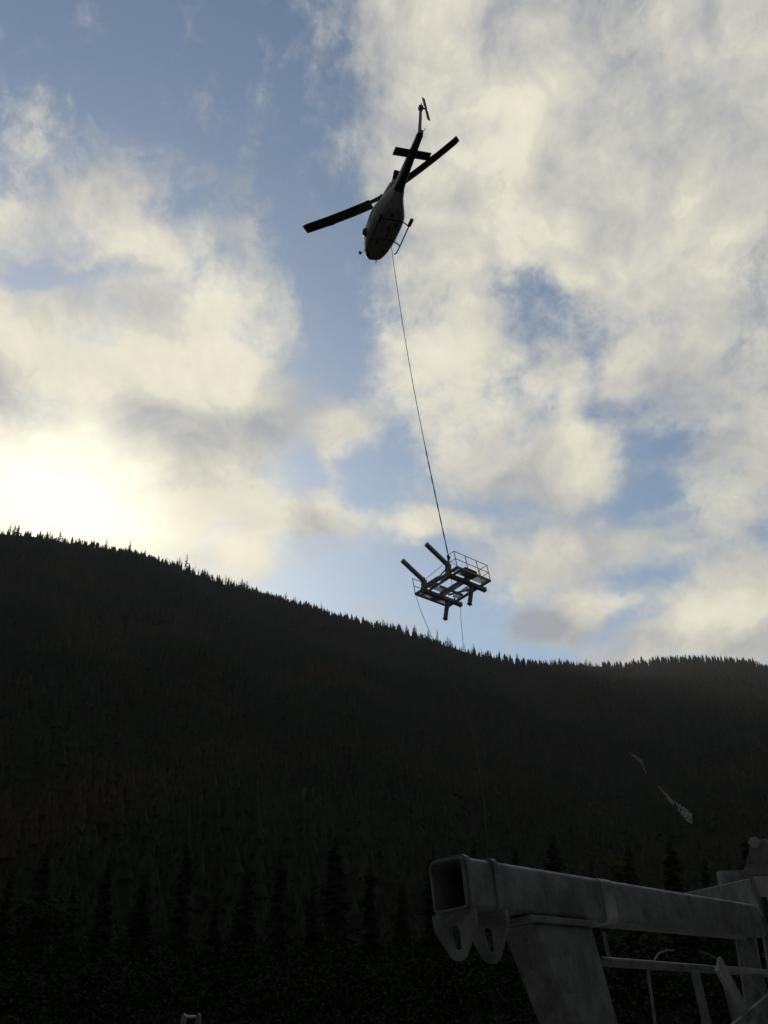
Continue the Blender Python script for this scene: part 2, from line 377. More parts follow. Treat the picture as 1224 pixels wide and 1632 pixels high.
# the cascade: a ribbon of white water lying in a gully
rng = random.Random(5)
def ribbon(path, widths, sub=7):
    mb = MB(); P = [hit(*p, lift=2.0) for p in path]
    pts = []; ws = []
    for i in range(len(P)-1):
        for k in range(sub):
            t = k/sub; pts.append(P[i]*(1-t)+P[i+1]*t); ws.append(widths[i]*(1-t)+widths[i+1]*t)
    pts.append(P[-1]); ws.append(widths[-1]); vs = []
    for st in (-.8, -.25, .3, .8):
        vs = []
        for i, p in enumerate(pts):
            d = pts[min(i+1, len(pts)-1)]-pts[max(i-1, 0)]; s = np.array([d[1], -d[0], 0]); s /= np.linalg.norm(s)+1e-6
            c = p+s*ws[i]*(st+rng.uniform(-.35, .35)); w = ws[i]*rng.uniform(.03, .20)
            for t in (-1, 0, 1):
                qd = c+s*w*t; vs.append((qd[0], qd[1], hterr(qd[0], qd[1])+2.2-abs(t)*.5+rng.uniform(-.3, .3)))
        keep = [rng.random() > .15 for _ in pts]
        mb.add(vs, [(i*3+k, i*3+k+1, i*3+k+4, i*3+k+3) for i in range(len(pts)-1) for k in range(2) if keep[i]])
    return mb, pts
casc = []
cb = MB()
for path, wd in (([(1003, 1200), (1014, 1207), (1021, 1213), (1026, 1224), (1031, 1236)], [.2, .7, .9, .5, .2]),
                 ([(1050, 1254), (1061, 1266), (1070, 1277), (1082, 1287), (1093, 1297), (1099, 1306), (1103, 1314)], [.15, .5, .8, 1.3, 1.5, 1.2, .4]),
                 ([(1088, 1293), (1096, 1299), (1101, 1303)], [.3, 1.5, .4])):
    mb, pts = ribbon(path, wd); cb.add(mb.v, mb.f); casc += pts
o = cb.build('stream', M['foam'])
tag(o, 'thin white cascade running down the dark wooded slope at right', 'stream', kind='structure')

# the forest on the slope: past counting, one object
def make_forest():
    r_ = np.random.default_rng(3)
    n = 24000
    a = np.radians(r_.uniform(-29, 29, n*2)); R = np.interp(np.degrees(a), RR_A, RR_R)
    u = r_.uniform(0, 1, n*2); r = np.sqrt(140**2+u*((R-14)**2-140**2))
    x = r*np.sin(a); y = r*np.cos(a)
    keep = np.ones(len(x), bool)
    for p in casc: keep &= ~((np.hypot(x-p[0], y-p[1]) < 4.5) | ((np.abs(x-p[0]*(y/p[1])) < 3) & (y < p[1]) & (y > p[1]-26)))
    # patchy stand: thin it out in places so rock and scree show
    den = np.sin(x*.021+2)*np.sin(y*.019+x*.008)+.5*np.sin(x*.06)*np.sin(y*.05)
    keep &= (r_.uniform(size=len(x)) < np.clip(1.35-den*.6, .45, 1))
    x = x[keep][:n]; y = y[keep][:n]; r = r[keep][:n]; n = len(x); z = np.maximum(hterr(x, y), 0)-.8
    h = r_.uniform(5.5, 14, n)*(.8+.2*r/900)*np.clip(1+.35*np.sin(x*.03+y*.011)*np.sin(y*.027-x*.013+1), .6, 1.4); w = h*r_.uniform(.16, .30, n)
    L = 4; K = 6
    V = np.zeros((n, L, K+1, 3)); 
    for l in range(L):
        zb = .06+.24*l; zt = min(1, zb+.42) if l < L-1 else 1.0
        rad = (1-zb)**.85
        ph = r_.uniform(0, 6.28, n)
        for k in range(K):
            t = ph+k*2*math.pi/K; rr_ = w*rad*r_.uniform(.55, 1.25, n)
            V[:, l, k, 0] = x+rr_*np.cos(t); V[:, l, k, 1] = y+rr_*np.sin(t); V[:, l, k, 2] = z+h*(zb+r_.uniform(-.05, .04, n))
        V[:, l, K, 0] = x+r_.uniform(-.15, .15, n); V[:, l, K, 1] = y; V[:, l, K, 2] = z+h*zt
    base = np.arange(n*L)*(K+1)
    F = np.stack([np.stack([base+k, base+(k+1) % K, base+K], 1) for k in range(K)], 1).reshape(-1, 3)
    V = V.reshape(-1, 3)
    me = bpy.data.meshes.new('forest'); me.vertices.add(len(V)); me.vertices.foreach_set('co', V.ravel())
    me.loops.add(F.size); me.loops.foreach_set('vertex_index', F.ravel().astype(np.int32))
    me.polygons.add(len(F)); me.polygons.foreach_set('loop_start', np.arange(0, F.size, 3, dtype=np.int32))
    me.polygons.foreach_set('loop_total', np.full(len(F), 3, dtype=np.int32))
    me.update(calc_edges=True); me.validate(); me.materials.append(M['forest'])
    o = bpy.data.objects.new('forest', me); COL.objects.link(o)
    tag(o, 'dense dark conifer forest covering the mountainside below the ridge', 'forest', kind='stuff')
make_forest()
# weeds and brush between the yard and the wood: past counting, one object
def make_brush():
    r_ = np.random.default_rng(8); nc = 1500
    a = np.radians(r_.uniform(-27, 27, nc)); d = np.exp(r_.uniform(math.log(21), math.log(165), nc))
    P = []
    for i in range(nc):
        m = 80; hh = r_.uniform(.35, 1.05)*(1+d[i]/70); ww = hh*r_.uniform(.5, 1.1)
        x = d[i]*math.sin(a[i])+r_.normal(0, ww*.5, m); y = d[i]*math.cos(a[i])+r_.normal(0, ww*.5, m)
        z = np.abs(r_.normal(0, hh*.55, m)); l = r_.uniform(.04, .11, m)*(1+d[i]/45)
        P.append(np.stack([x, y, z, l], 1))
    P = np.concatenate(P); n = len(P); d1 = r_.normal(size=(n, 3)); d1 /= np.linalg.norm(d1, axis=1)[:, None]
    d2 = np.cross(d1, r_.normal(size=(n, 3))); d2 /= np.linalg.norm(d2, axis=1)[:, None]; c = P[:, :3]; l = P[:, 3:4]
    V = np.stack([c, c+d1*l*.5+d2*l*.3, c+d1*l, c+d1*l*.5-d2*l*.3], 1).reshape(-1, 3); V[:, 2] = np.maximum(V[:, 2], .01)
    F = np.arange(n*4, dtype=np.int32)
    me = bpy.data.meshes.new('brush'); me.vertices.add(len(V)); me.vertices.foreach_set('co', V.ravel())
    me.loops.add(len(F)); me.loops.foreach_set('vertex_index', F); me.polygons.add(n)
    me.polygons.foreach_set('loop_start', np.arange(0, n*4, 4, dtype=np.int32)); me.polygons.foreach_set('loop_total', np.full(n, 4, dtype=np.int32))
    me.update(calc_edges=True); me.materials.append(M['shrub']); o = bpy.data.objects.new('brush', me); COL.objects.link(o)
    tag(o, 'low tangle of dark weeds and brush covering the valley floor', 'brush', kind='stuff')
make_brush()

# ------------------------------------------------------------------ conifers
def conifer_parts(seed, h, spread, layers, per, sparse=.0, clump=1, base=.1, ragged=.35, skew=0):
    """trunk and crown meshes: whorls of drooping boughs, each bough a few flat needle sprays"""
    R = random.Random(seed); t = MB(); c = MB()
    t.tube([(0, 0, 0), (skew*.1*h, 0, h*.5), (skew*.05*h, 0, h*1.0)], [h*.016, h*.010, h*.002], 5)
    for l in range(layers):
        f = base+(1-base)*(l/layers)+R.uniform(-.01, .01)
        env = spread*h*((1-f)**.8)*(1-math.exp(-(f-base+.06)*9))
        sec = R.uniform(.6, 1.15)
        for k in range(per):
            if R.random() < sparse: continue
            an = R.uniform(0, 2*math.pi); ln = env*R.uniform(1-ragged, 1+ragged*.7)*sec+h*.012
            dz = -ln*R.uniform(.1, .45); z0 = f*h+R.uniform(-.5, .5)*h/layers
            dx, dy = math.cos(an), math.sin(an); sx, sy = -dy, dx
            w = ln*R.uniform(.22, .38); bx = skew*.1*h*math.sin(f*2.6)
            for q_ in range(clump):
                s0 = q_/clump*.7; s1 = min(1, s0+1.0/clump+.25); ww = w*(1-.5*s0)*R.uniform(.8, 1.2); tw = R.uniform(-.4, .4)
                a = (bx+dx*ln*s0, dy*ln*s0, z0+dz*s0+ln*.05)
                b = (bx+dx*ln*(s0+s1)/2+sx*ww, dy*ln*(s0+s1)/2+sy*ww, z0+dz*(s0+s1)/2-ww*(.4-tw))
                d = (bx+dx*ln*(s0+s1)/2-sx*ww, dy*ln*(s0+s1)/2-sy*ww, z0+dz*(s0+s1)/2-ww*(.4+tw))
                e = (bx+dx*ln*s1, dy*ln*s1, z0+dz*s1)
                c.add([a, b, e, d], [(0, 1, 2), (0, 2, 3)])
    return t, c
def conifer(name, seed, h, spread, layers, per, mat='conifer', **kw):
    t, c = conifer_parts(seed, h, spread, layers, per, **kw)
    root = empty(name, Matrix.Identity(4), 'x', 'tree')
    t.build('trunk', M['bark'], root); c.build('crown', M[mat], root)
    return root
def joined(name, seed, h, spread, layers, per, mat='conifer', **kw):
    t, c = conifer_parts(seed, h, spread, layers, per, **kw)
    c.add(t.v, t.f, 1); o = c.build(name, [M[mat], M['bark']]); return o
KIN = [('conifer', dict(h=13, spread=.20, layers=16, per=7)), ('conifer', dict(h=13, spread=.16, layers=18, per=6, sparse=.2)),
       ('conifer', dict(h=13, spread=.24, layers=13, per=7, ragged=.5)), ('conifer', dict(h=13, spread=.12, layers=20, per=5, sparse=.3)),
       ('conifer', dict(h=13, spread=.28, layers=9, per=9, base=.3, ragged=.5)), ('conifer', dict(h=13, spread=.15, layers=11, per=4, sparse=.35, ragged=.6, base=.2))]
protos = [joined('conifer', 40+i, **k[1]) for i, k in enumerate(KIN)]
used = [False]*len(protos)
def place(k, x, y, z, s, rz, sx=1.):
    o = protos[k]
    if used[k]: o = o.copy(); COL.objects.link(o)
    used[k] = True
    o.location = (x, y, z); o.rotation_euler = (0, 0, rz); o.scale = (s*sx, s*sx, s)
    return o
RG = random.Random(11)
special = {(28, 18): 'small spiky conifer on the ridge at the far left edge of the picture',
           (168, 24): 'conifer standing above its neighbours on the ridge under the sun glow',
           (205, 25): 'broad dark conifer on the ridge, tallest below the bright cloud glow',
           (252, 17): 'thin lone conifer on the ridge between the sun glow and the tall spire',
           (296, 30): 'tall spiky conifer spire rising alone from the left part of the ridge',
           (281, 19): 'small conifer just left of the tall lone spire on the ridge',
           (325, 17): 'small thin conifer just right of the tall lone spire on the ridge',
           (368, 16): 'bushy little conifer on the ridge below the wispy white cloud',
           (455, 22): 'narrow pointed conifer on the ridge, left of the widely branched one',
           (470, 21): 'second narrow pointed conifer on the ridge, left of the widely branched one',
           (512, 24): 'widely branched conifer on the ridge left of the hanging platform',
           (550, 19): 'short bushy conifer on the ridge right of the widely branched one',
           (648, 18): 'pointed conifer on the ridge just left of the left tag line',
           (683, 22): 'pointed conifer on the ridge where the left tag line crosses the skyline',
           (697, 25): 'slender tall conifer on the ridge just right of the left tag line',
           (716, 17): 'slender conifer on the ridge between the two tag lines',
           (755, 20): 'wide conifer on the ridge just right of the right tag line',
           (797, 21): 'dark conifer at the low dip of the ridge below the platform',
           (810, 16): 'small conifer leaning at the low dip of the ridge',
           (935, 13): 'small round topped conifer on the low saddle of the ridge',
           (1037, 13): 'small conifer at the start of the low hump on the right ridge',
           (1094, 15): 'tallest small conifer on the low hump of the right ridge',
           (1165, 13): 'small wide conifer on the right ridge near the edge of the picture'}
def ridge_tree(px, hpx, k=None):
    py = np.interp(px, [p[0] for p in ridge_px], [p[1] for p in ridge_px])
    a, e = bearing(px, py); R = float(np.interp(a, RR_A, RR_R))-RG.uniform(0, 6); ar = math.radians(a)
    x, y = R*math.sin(ar), R*math.cos(ar); z = float(hterr(x, y))-.8
    h = hpx*R/math.cos(math.radians(e))/FPX*1.02+.8
    k = RG.randrange(6) if k is None else k
    return place(k, x, y, z, h/13, RG.uniform(0, 6.28), RG.uniform(1.0, 1.6)*(1.0 if hpx > 15 else 1.35))
for i, ((px, hp), lab) in enumerate(special.items()):
    tag(ridge_tree(px, hp, {296: 3, 205: 0, 512: 5, 697: 3, 755: 2}.get(px, i % 6)), lab, 'tree', 'conifers along the ridge')
px = -30.
while px < 1255:
    sc = 1.0 if px < 420 else .85 if px < 800 else .6
    h = RG.choice([7, 9, 11, 12, 13, 15, 19])*sc*RG.uniform(.8, 1.15)*(1+.3*math.sin(px*.05)*math.sin(px*.021+1))
    tag(ridge_tree(px, h), 'small dark conifer in the unbroken row of treetops along the ridge skyline', 'tree', 'conifers along the ridge')
    px += RG.uniform(2.2, 6.0)*(1.0 if px < 800 else .95)+(RG.uniform(6, 14) if RG.random() < .07 else 0)

# valley haze: one closed box of thin even air
hz = MB(); hz.box(-2400, 2400, -2400, 2400, -3.0, 1000)
hm = bpy.data.materials.new('haze'); hm.use_nodes = True; hn = hm.node_tree; hn.nodes.remove(hn.nodes['Principled BSDF'])
pv = hn.nodes.new('ShaderNodeVolumePrincipled'); pv.inputs['Color'].default_value = (.97, .95, .91, 1); pv.inputs['Density'].default_value = HAZE; pv.inputs['Anisotropy'].default_value = .35
hn.links.new(pv.outputs[0], hn.nodes['Material Output'].inputs['Volume'])
tag(hz.build('haze', hm), 'thin haze filling the valley air in front of the mountain', 'haze', kind='stuff')

# nearer conifers on the valley floor, black against the slope
nearp = [conifer('tall_conifer', 70+i, 11, sp_, 34, 11, mat='near_conifer', clump=3, ragged=.4) for i, sp_ in enumerate((.20, .25, .17))]
def copy_tree(o):
    r = o.copy(); COL.objects.link(r)
    for ch in list(o.children):
        c = ch.copy(); COL.objects.link(c); c.parent = r
    return r
spots = [(20, 1380, 74), (75, 1350, 92), (120, 1400, 70), (175, 1365, 88), (232, 1390, 66), (300, 1330, 80), (345, 1420, 60), (395, 1375, 84), (448, 1345, 72), (500, 1405, 64),
         (535, 1330, 90), (590, 1360, 70), (640, 1400, 82), (690, 1350, 95), (755, 1330, 88), (820, 1345, 76), (880, 1325, 98), (940, 1360, 84), (1000, 1345, 92), (1065, 1335, 78), (1120, 1360, 96), (1185, 1330, 86), (-20, 1340, 85), (1245, 1350, 80)]
words = ['at the left edge', 'second from the left edge', 'short one in the left group', 'right of the short left one', 'low dark one left of centre', 'tall one above the steel post', 'closest one left of centre', 'left of the middle pair',
         'tall one of the middle pair', 'short one of the middle pair', 'pointed one near the centre', 'just left of the open beam end', 'behind the empty gap left of the beam', 'directly behind the open beam end',
         'behind the left half of the crossarm', 'behind the top edge of the crossarm', 'farthest one behind the crossarm', 'behind the middle of the crossarm', 'left of the pale bush', 'right of the pale bush', 'below the white stream',
         'behind the second beam', 'partly cut off by the left edge', 'partly cut off by the right edge']
for i, ((px, py, d), wd) in enumerate(zip(spots, words)):
    o = nearp[i] if i < 3 else copy_tree(nearp[i % 3])
    a, e = bearing(px, py); ar = math.radians(a); h = d*math.tan(math.radians(e))+CAMZ
    o.matrix_world = Matrix.Translation((d*math.sin(ar), d*math.cos(ar), 0)) @ Matrix.Rotation(i*1.7, 4, 'Z') @ Matrix.Scale(h/11, 4)
    tag(o, 'black conifer on the valley floor, '+wd, 'tree', 'conifers on the valley floor')

# shrubs along the near edge of the wood
def shrub_proto(seed, mat, n=900, w=2.2, h=1.7):
    R = random.Random(seed); c = MB(); t = MB()
    for s_ in range(9):
        an = R.uniform(0, 6.28); top = (math.cos(an)*w*.45*R.random(), math.sin(an)*w*.45*R.random(), h*R.uniform(.6, .95))
        t.tube([(R.uniform(-.1, .1), R.uniform(-.1, .1), 0), (top[0]*.4, top[1]*.4, top[2]*.5), top], [.03, .02, .006], 5)
        for q_ in range(n//9):
            f = R.random(); x = top[0]*f+R.gauss(0, .17*w); y = top[1]*f+R.gauss(0, .17*w); z = top[2]*f+R.gauss(0, .10*h)
            if z < .05: continue
            l = R.uniform(.10, .22); d = Vector((R.gauss(0, 1), R.gauss(0, 1), R.gauss(0, .6))).normalized(); u = d.orthogonal().normalized()
            p = Vector((x, y, z)); c.add([p, p+d*l*.5+u*l*.3, p+d*l, p+d*l*.5-u*l*.3], [(0, 1, 2, 3)])
    root = empty('shrub', Matrix.Identity(4), 'x', 'shrub'); t.build('stems', M['bark'], root); c.build('foliage', M[mat], root)
    return root
sp0 = [shrub_proto(1, 'shrub'), shrub_proto(2, 'shrub'), shrub_proto(3, 'autumn')]
bl = [(15, 1585, 30, 0, 1.3, 'green shrub in the bottom left corner'), (80, 1580, 33, 1, 1.3, 'green shrub second from the bottom left corner'), (150, 1590, 28, 2, 1.0, 'rusty shrub at the bottom, left of the steel post'),
      (200, 1560, 31, 0, 1.4, 'large green shrub at the bottom, left of the steel post'), (262, 1575, 34, 1, 1.2, 'green shrub just behind the steel post, to its left'), (345, 1560, 32, 1, 1.5, 'tall green shrub just right of the steel post'),
      (420, 1595, 28, 0, 1.0, 'low green shrub at the bottom, right of the steel post'), (480, 1600, 30, 2, .9, 'low rusty shrub at the bottom centre'), (560, 1575, 29, 1, 1.2, 'green shrub at the bottom centre'),
      (620, 1545, 33, 0, 1.6, 'tall green shrub left of the steel lugs'), (668, 1520, 36, 1, 1.7, 'green shrub under the open beam end'), (700, 1540, 31, 2, 1.2, 'rusty shrub below the steel lugs'),
      (770, 1560, 30, 0, 1.4, 'green shrub left of the tapered steel leg'), (1000, 1500, 38, 2, 1.5, 'rusty shrub seen under the crossarm beside the leg'), (1030, 1560, 31, 0, 1.3, 'green shrub under the crossarm beside the leg'),
      (1090, 1530, 34, 1, 1.5, 'green shrub behind the lattice braces'), (1160, 1545, 33, 2, 1.3, 'rusty shrub behind the lattice braces'), (1210, 1540, 36, 0, 1.5, 'green shrub at the right edge behind the lattice'),
      (985, 1362, 150, 2, 2.6, 'pale yellowish bush on the lower slope above the crossarm'), (70, 1430, 62, 0, 1.6, 'dull olive bush among the black conifers at left')]
for i, (px, py, d, k, s_, lab) in enumerate(bl):
    o = sp0[k] if i in (0, 1, 2) else copy_tree(sp0[k])
    a, e = bearing(px, py); ar = math.radians(a); h = max(.8, d*math.tan(math.radians(e))+CAMZ)
    if py == 1362 or py == 1430: z = h-s_*1.5; 
    else: z = 0; s_ = min(2.2, max(.6, h/1.6))
    o.matrix_world = Matrix.Translation((d*math.sin(ar), d*math.cos(ar), z)) @ Matrix.Rotation(i*2.1, 4, 'Z') @ Matrix.Diagonal((s_*1.35, s_*1.35, s_, 1))
    tag(o, lab, 'shrub', 'shrubs')
# two pale rock slabs and bright bushes higher up the slope
def boulder(px, py, w, h, lab, mat='rock'):
    p = hit(px, py, lift=1.5); mb = MB(); R = random.Random(int(px)); rings = []
    for j in range(6):
        t = j/5; rings.append([(w*(1-.5*abs(t-.4))*math.cos(a_*.785)*R.uniform(.7, 1.1), w*.3*math.sin(a_*.785)*R.uniform(.7, 1.1), h*(t-.5)+R.uniform(-.06, .06)*h) for a_ in range(8)])
    mb.loft(rings); o = mb.build('rock_outcrop', M[mat]); o.location = p
    tag(o, lab, 'rock')
boulder(762, 1068, 5, 9, 'grey rock face below the ridge right of the right tag line')
boulder(1208, 1090, 9, 7, 'grey rock face just below the ridge at the right edge')
boulder(1020, 1375, 2.5, 4, 'faint rock slab low on the slope above the second beam', 'brown_rock')
boulder(175, 1175, 6, 4, 'dull brown rock slab on the left part of the slope', 'brown_rock')
boulder(330, 1190, 5, 3, 'dull rock ledge on the slope right of the brown slab', 'brown_rock')
boulder(960, 1190, 8, 6, 'broad dim rock face on the slope left of the white stream', 'brown_rock')
boulder(492, 1270, 3, 6, 'faint rock slab on the slope below the platform, to the left')

# ------------------------------------------------------------------ helicopter
HM = pose((-0.2068, -0.0525, 1.9021), (0.3947, 57.2857, 53.3321)); PSI = .7667; HZ = 3.4
heli = empty('helicopter', HM, 'white helicopter with dark two blade rotor, seen from below and behind', 'helicopter')
SEC = [(3.98, .42, .78, .30), (3.92, .26, .90, .52), (3.7, .14, 1.04, .70), (3.3, .07, 1.2, .88), (2.8, .01, 1.42, 1.06), (2.2, 0, 1.72, 1.19), (1.5, 0, 1.86, 1.27), (.5, 0, 1.9, 1.30), (-.3, 0, 1.9, 1.29),
       (-.9, .03, 1.88, 1.16), (-1.4, .12, 1.84, .94), (-1.9, .27, 1.80, .72), (-2.4, .45, 1.76, .54), (-2.9, .60, 1.70, .44)]
def hull_pt(x, th, off=0):
    xs = [s_[0] for s_ in SEC][::-1]
    zb, zt, w = (float(np.interp(x, xs, [s_[k] for s_ in SEC][::-1])) for k in (1, 2, 3))
    c, s_ = math.cos(th), math.sin(th); e = .62
    y = (w+off)*math.copysign(abs(c)**e, c); z = (zb+zt)/2+((zt-zb)/2+off)*math.copysign(abs(s_)**e, s_)
    return (x, y, z)
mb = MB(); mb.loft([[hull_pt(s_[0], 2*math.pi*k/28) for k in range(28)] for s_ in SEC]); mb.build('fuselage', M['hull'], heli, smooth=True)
def patch(name, x0, x1, a0, a1, off, mat, nx=6, na=6, rnd=0):
    mb = MB(); vs = []
    for i in range(nx+1):
        for j in range(na+1): vs.append(hull_pt(x0+(x1-x0)*i/nx, math.radians(a0+(a1-a0)*j/na), off))
    n1 = len(vs)
    for i in range(nx+1):
        for j in range(na+1): vs.append(hull_pt(x0+(x1-x0)*i/nx, math.radians(a0+(a1-a0)*j/na), off-.03))
    k = na+1; fs = [(i*k+j, (i+1)*k+j, (i+1)*k+j+1, i*k+j+1) for i in range(nx) for j in range(na)]
    fs += [(n1+i*k+j, n1+i*k+j+1, n1+(i+1)*k+j+1, n1+(i+1)*k+j) for i in range(nx) for j in range(na)]
    for i in range(nx): fs += [(i*k, n1+i*k, n1+(i+1)*k, (i+1)*k), (i*k+na, (i+1)*k+na, n1+(i+1)*k+na, n1+i*k+na)]
    for j in range(na): fs += [(j, j+1, n1+j+1, n1+j), (nx*k+j, n1+nx*k+j, n1+nx*k+j+1, nx*k+j+1)]
    mb.add(vs, fs); return mb.build(name, M[mat], heli, smooth=True)
for s_ in (0, 1):
    m_ = (lambda a, b: (a, b)) if s_ == 0 else (lambda a, b: (180-b, 180-a))
    d = patch('windshield', 2.15, 3.5, *m_(28, 84), .012, 'glass')
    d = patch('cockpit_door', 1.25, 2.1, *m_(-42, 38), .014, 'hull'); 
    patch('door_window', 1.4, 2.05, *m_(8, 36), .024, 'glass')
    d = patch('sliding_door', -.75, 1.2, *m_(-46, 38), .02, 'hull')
    patch('cabin_window', .35, 1.0, *m_(8, 32), .03, 'glass'); patch('cabin_window', -.5, .2, *m_(8, 32), .03, 'glass')
    patch('chin_window', 3.05, 3.6, *m_(-62, -28), .012, 'glass')
# bubble window on the pilot's side
mb = MB(); rings = []
for j in range(7):
    t = -math.pi/2+math.pi*j/6
    rings.append([(1.75+.36*math.cos(t)*math.cos(k*.628), 1.26+.26*max(0, math.cos(t)*math.sin(k*.628))+.0, .98+.40*math.sin(t)) for k in range(10)])
mb.loft(rings, cap=False); mb.build('bubble_window', M['glass'], heli, smooth=True)
# belly details
mb = MB(); mb.box(-.12, .3, -.12, .12, -.10, .03); mb.bar((.1, 0, -.08), (.1, 0, -.24), .05, .05); mb.build('cargo_hook', M['dark_steel'], heli)
mb = MB(); mb.tube([(2.6, -.35, -.06), (2.6, -.35, .05)], .13, 12); mb.build('landing_light', M['dark_steel'], heli)
for x_, y_, w_ in ((1.7, .45, .16), (-.2, -.5, .2), (-1.1, .1, .16), (.9, -.15, .14)):
    mb = MB(); mb.box(x_-w_, x_+w_, y_-w_*.7, y_+w_*.7, -.018 if x_ > -.9 else .035, .09); mb.build('access_panel', M['navy'], heli)
mb = MB(); mb.bar((1.2, .25, .02), (1.15, .25, -.28), .02, .12); mb.build('antenna', M['black'], heli)
mb = MB(); mb.tube([(3.75, -.25, .25), (3.98, -.27, .16), (4.12, -.27, .16)], .035, 6); mb.build('pitot_tube', M['black'], heli)
mb = MB(); mb.tube([(3.3, .9, .5), (3.5, 1.22, .42)], .02, 6); mb.box(3.4, 3.56, 1.16, 1.34, .33, .56); mb.build('mirror', M['dark_steel'], heli)
# engine deck
mb = MB(); CW = [(1.5, 1.80, 1.95, .3), (1.1, 1.80, 2.3, .50), (.5, 1.80, 2.5, .58), (-.4, 1.80, 2.52, .58), (-1.4, 1.75, 2.45, .52), (-2.4, 1.65, 2.28, .44), (-3.0, 1.55, 2.1, .36)]
def sq(x, zb, zt, w, n=16, e=.6):
    r = []
    for k in range(n):
        t = 2*math.pi*k/n; c, s_ = math.cos(t), math.sin(t)
        r.append((x, w*math.copysign(abs(c)**e, c), (zb+zt)/2+(zt-zb)/2*math.copysign(abs(s_)**e, s_)))
    return r
mb.loft([sq(*c_) for c_ in CW]); mb.build('engine_cowling', M['hull'], heli, smooth=True)
mb = MB(); mb.tube([(-2.6, .08, 2.1), (-3.05, .08, 2.25), (-3.45, .08, 2.42)], [.22, .24, .25], 14, cap=False); mb.tube([(-2.7, .08, 2.14), (-3.1, .08, 2.28)], [.18, .2], 14); mb.build('exhaust', M['soot'], heli, smooth=True)
mb = MB(); mb.box(.35, 1.0, -.62, .62, 2.0, 2.35); mb.build('air_intake', M['navy'], heli, bevel=.04)
# tail boom: upper half pale, lower half dark
BO = [(-2.5, .62, 1.72, .46), (-3.5, .78, 1.66, .38), (-5.0, .95, 1.60, .33), (-6.5, 1.08, 1.58, .28), (-7.6, 1.14, 1.58, .24), (-8.0, 1.22, 1.62, .18)]
mb = MB(); rr_ = [sq(*b_, n=20, e=.75) for b_ in BO]; mb.loft(rr_)
for i, f in enumerate(mb.f):
    z = sum(mb.v[k][2] for k in f)/len(f); x = sum(mb.v[k][0] for k in f)/len(f)
    c_ = np.interp(-x, [2.5, 8.0], [.90, 1.32])
    if z < c_: mb.mi[i] = 1
mb.build('tail_boom', [M['boom'], M['navy']], heli, smooth=True)
mb = MB(); 
mb.loft([[(x+dx, y, z+dz) for dx, y, dz in ((.46*k_, 0, -.05), (.1*k_, .10*k_, 0), (-.42*k_, .02, .08), (-.42*k_, -.02, .08), (.1*k_, -.10*k_, 0))] for x, z, k_ in ((-7.55, 1.35, 1.0), (-8.1, 2.1, .9), (-8.62, 2.85, .75), (-8.8, 3.12, .62))])
mb.build('tail_fin', M['boom'], heli)
mb = MB(); mb.tube([(-7.95, -.02, 1.33), (-8.35, -.02, 1.05), (-8.6, -.02, .98)], .025, 6); mb.build('tail_guard', M['black'], heli)
mb = MB(); mb.box(-7.75, -7.2, -.24, .24, 1.22, 1.5); mb.build('drive_cover', M['black'], heli, bevel=.06)
for s_ in (-1, 1):
    mb = MB(); mb.loft([[(-6.0+.36, y, 1.33), (-6.0+.15, y, 1.38), (-6.0-.38, y, 1.34), (-6.0+.15, y, 1.29)] for y in (s_*.18, s_*1.46)]); mb.build('stabilizer', M['black'], heli)
# tail rotor
tr = MB(); tr.tube([(-8.76, 0, 3.0), (-8.76, -.46, 3.0)], .06, 8); tr.box(-8.9, -8.6, -.16, .14, 2.86, 3.16); tr.bar((-8.76, -.42, 2.8), (-8.76, -.42, 3.2), .1, .12); tro = tr.build('tail_rotor', M['dark_steel'], heli)
for s_ in (-1, 1):
    mb = MB(); mb.bar((-8.76, -.42, 3.0+s_*.2), (-8.76-.05*s_, -.42, 3.0+s_*1.18), .27, .03, up=(.95, .3, 0)); mb.build('blade', M['tan'], tro)
# landing gear
for s_ in (-1, 1):
    mb = MB(); y = s_*1.30
    mb.tube([(-1.5, y, -.55), (-.2, y, -.57), (1.6, y, -.57), (2.05, y, -.53), (2.35, y, -.40), (2.5, y, -.25)], .055, 8)
    sk = mb.build('skid', M['black'], heli, smooth=True)
    mb = MB(); mb.box(-1.55, -.85, y-.12, y+.12, -.66, -.46); mb.build('skid_shoe', M['black'], sk, bevel=.03)
for x_ in (1.35, -.75):
    mb = MB(); mb.tube([(x_, -1.30, -.52), (x_, -1.18, -.34), (x_, -.95, -.12), (x_, -.7, -.02), (x_, .7, -.02), (x_, .95, -.12), (x_, 1.18, -.34), (x_, 1.30, -.52)], .05, 8); mb.build('cross_tube', M['black'], heli, smooth=True)
